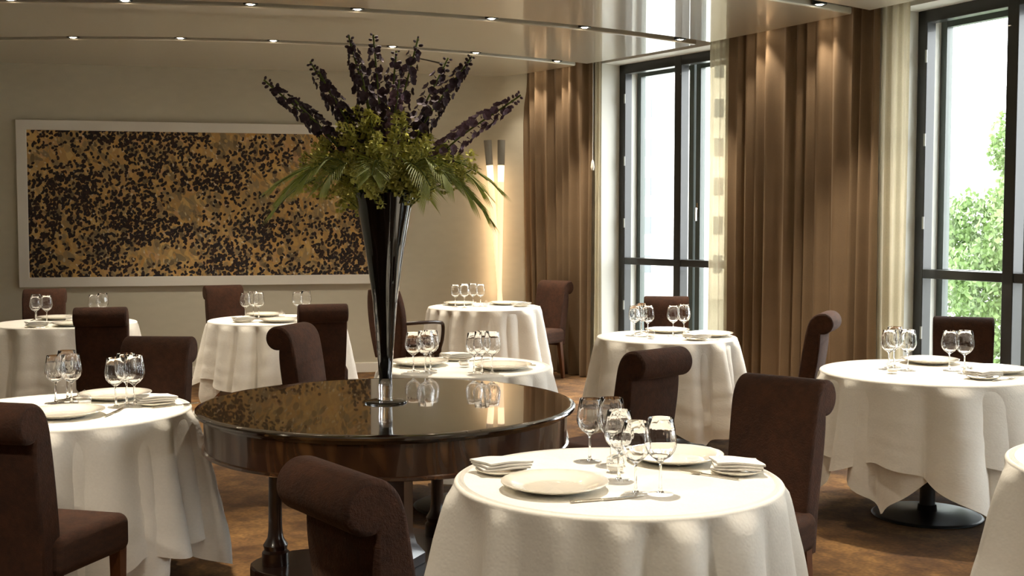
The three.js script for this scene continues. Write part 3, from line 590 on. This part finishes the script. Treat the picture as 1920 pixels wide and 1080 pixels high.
// drooping palm fronds round the rim
const leafletGeo = (() => { const s = new THREE.Shape(); s.moveTo(0, 0); s.quadraticCurveTo(.012, .35, 0, 1); s.quadraticCurveTo(-.012, .35, 0, 0); const g = new THREE.ShapeGeometry(s, 6); const p = g.attributes.position; for (let i = 0; i < p.count; i++) { const x = p.getX(i), y = p.getY(i); p.setXYZ(i, x * 3.2, y, Math.abs(x) * .8 - .16 * y * y); } g.computeVertexNormals(); return g; })();
function frond(deg, len, rise, droop, label) {
  const o = thing('palm_frond', label, 'leaf', V, 0, 'palm fronds in the black vase');
  const dx = Math.cos(R(deg)), dz = -Math.sin(R(deg));
  const curve = new THREE.CatmullRomCurve3([[.02, .72, 0], [.09, .86, 0], [.09 + len * .45, .88 + rise, 0], [.09 + len * .8, .88 + rise - droop * .45, 0], [.09 + len, .88 + rise - droop, 0]].map(([r, y]) => new THREE.Vector3(dx * r, y, dz * r)));
  part('rachis', new THREE.TubeGeometry(curve, 18, .003, 5), M.stem, o);
  const n = 24, m4 = new THREE.Matrix4();
  for (let k = 0; k < n; k++) for (const s of [-1, 1]) {
    const u = .3 + .69 * k / (n - 1), p = curve.getPoint(u), t = curve.getTangent(u), sd = new THREE.Vector3().crossVectors(t, UP).normalize().multiplyScalar(s);
    const d = t.clone().multiplyScalar(.8 + .5 * u).addScaledVector(sd, 1.15 - .45 * u).addScaledVector(UP, .05).normalize();
    const nn = new THREE.Vector3().crossVectors(d, new THREE.Vector3().crossVectors(UP, d)).normalize(), x = new THREE.Vector3().crossVectors(d, nn).normalize();
    const l = part('leaflet', leafletGeo, M.palm, o); m4.makeBasis(x, d, nn); l.quaternion.setFromRotationMatrix(m4); l.position.copy(p); l.scale.setScalar(.14 * (1.05 - .55 * Math.abs(u - .5)));
  }
}
[[3, .36, .1, .1, 'long palm frond arching right towards the glowing lamps'], [-22, .3, .06, .12, 'palm frond at the front right of the vase rim'], [22, .34, .1, .12, 'palm frond at the back right of the vase rim'],
 [-55, .27, .08, .09, 'palm frond drooping over the front right of the rim'], [-92, .24, .09, .06, 'palm frond drooping straight to the front'], [-125, .27, .08, .09, 'palm frond drooping over the front left of the rim'],
 [-158, .32, .07, .11, 'palm frond at the front left of the vase rim'], [180, .35, .08, .08, 'long palm frond reaching left across the painting'], [160, .33, .1, .1, 'palm frond at the back left of the vase rim'],
 [120, .26, .08, .12, 'palm frond at the back of the bouquet, left'], [65, .26, .08, .12, 'palm frond at the back of the bouquet, right'], [-8, .33, .03, .15, 'low palm frond drooping right just above the glowing lamps'], [-40, .28, .1, .1, 'raised palm frond at the front right'], [-140, .3, .1, .1, 'raised palm frond at the front left'], [-172, .34, .03, .12, 'low palm frond drooping left over the painting'], [40, .3, .16, .1, 'upright palm frond at the right of the bouquet']].forEach((a) => frond(...a));

// ------------------------------------------------------------------ outdoors
{
  const g = single('street', new THREE.PlaneGeometry(260, 260).rotateX(-Math.PI / 2).translate(20, -5, -60), M.street, 'pale street far below the windows', 'street'); g.userData.kind = 'structure';
  const b = thing('building', 'bleached pale building with small windows seen through the middle window', 'building', [16, -5, -100], -.08);
  part('wall', box(26, 26, 8, 0, 13, -4), M.facade, b);
  part('cornice', box(26.6, .7, 9, 0, 26.2, -4), M.facade, b);
  for (let i = 0; i < 8; i++) for (let j = 0; j < 7; j++) part('window', box(.75, 1.5, .12, -10.5 + i * 3, 3 + j * 3.3, .02), M.facadeWindow, b);
  const leafG = new THREE.PlaneGeometry(.075, .05);
  const tree = (label, [x, z], cy, rx, ry, seed, n) => {
    const rnd = rngOf(seed), o = thing('tree', label, 'tree', [x, -5, z], 0, 'trees outside the right window');
    part('trunk', new THREE.CylinderGeometry(.16, .28, cy + 5, 10).translate(0, (cy + 5) / 2, 0), M.bark, o);
    const im = new THREE.InstancedMesh(leafG, M.leaf, n), m = new THREE.Matrix4(), q = new THREE.Quaternion(), e = new THREE.Euler(); im.name = 'crown'; im.userData.kind = 'stuff';
    const blobs = Array.from({ length: 46 }, () => { const a = rnd() * 6.283, c = rnd() * 2 - 1, s = Math.sqrt(1 - c * c), k = .55 + .45 * rnd(); return [s * Math.cos(a) * rx * k, c * ry * k, s * Math.sin(a) * rx * k, .45 + .4 * rnd()]; });
    for (let i = 0; i < n; i++) { const B = blobs[i % 46], a = rnd() * 6.283, c = rnd() * 2 - 1, s = Math.sqrt(1 - c * c), r = B[3] * Math.cbrt(.4 + .6 * rnd()); e.set(rnd() * 6, rnd() * 6, rnd() * 6); q.setFromEuler(e); m.compose(new THREE.Vector3(B[0] + r * s * Math.cos(a), cy + 5 + B[1] + r * c, B[2] + r * s * Math.sin(a)), q, new THREE.Vector3(1, 1, 1).multiplyScalar(.8 + .5 * rnd())); im.setMatrixAt(i, m); }
    im.castShadow = im.receiveShadow = true; o.add(im);
  };
  tree('leafy green tree rising close outside the right window', [8.9, -18.2], .3, 2.4, 2.5, 51, 45000);
  tree('second leafy tree further behind in the right window', [11.9, -21.5], 1.9, 2.6, 3.0, 61, 45000);
}
renderer.render(scene, camera);
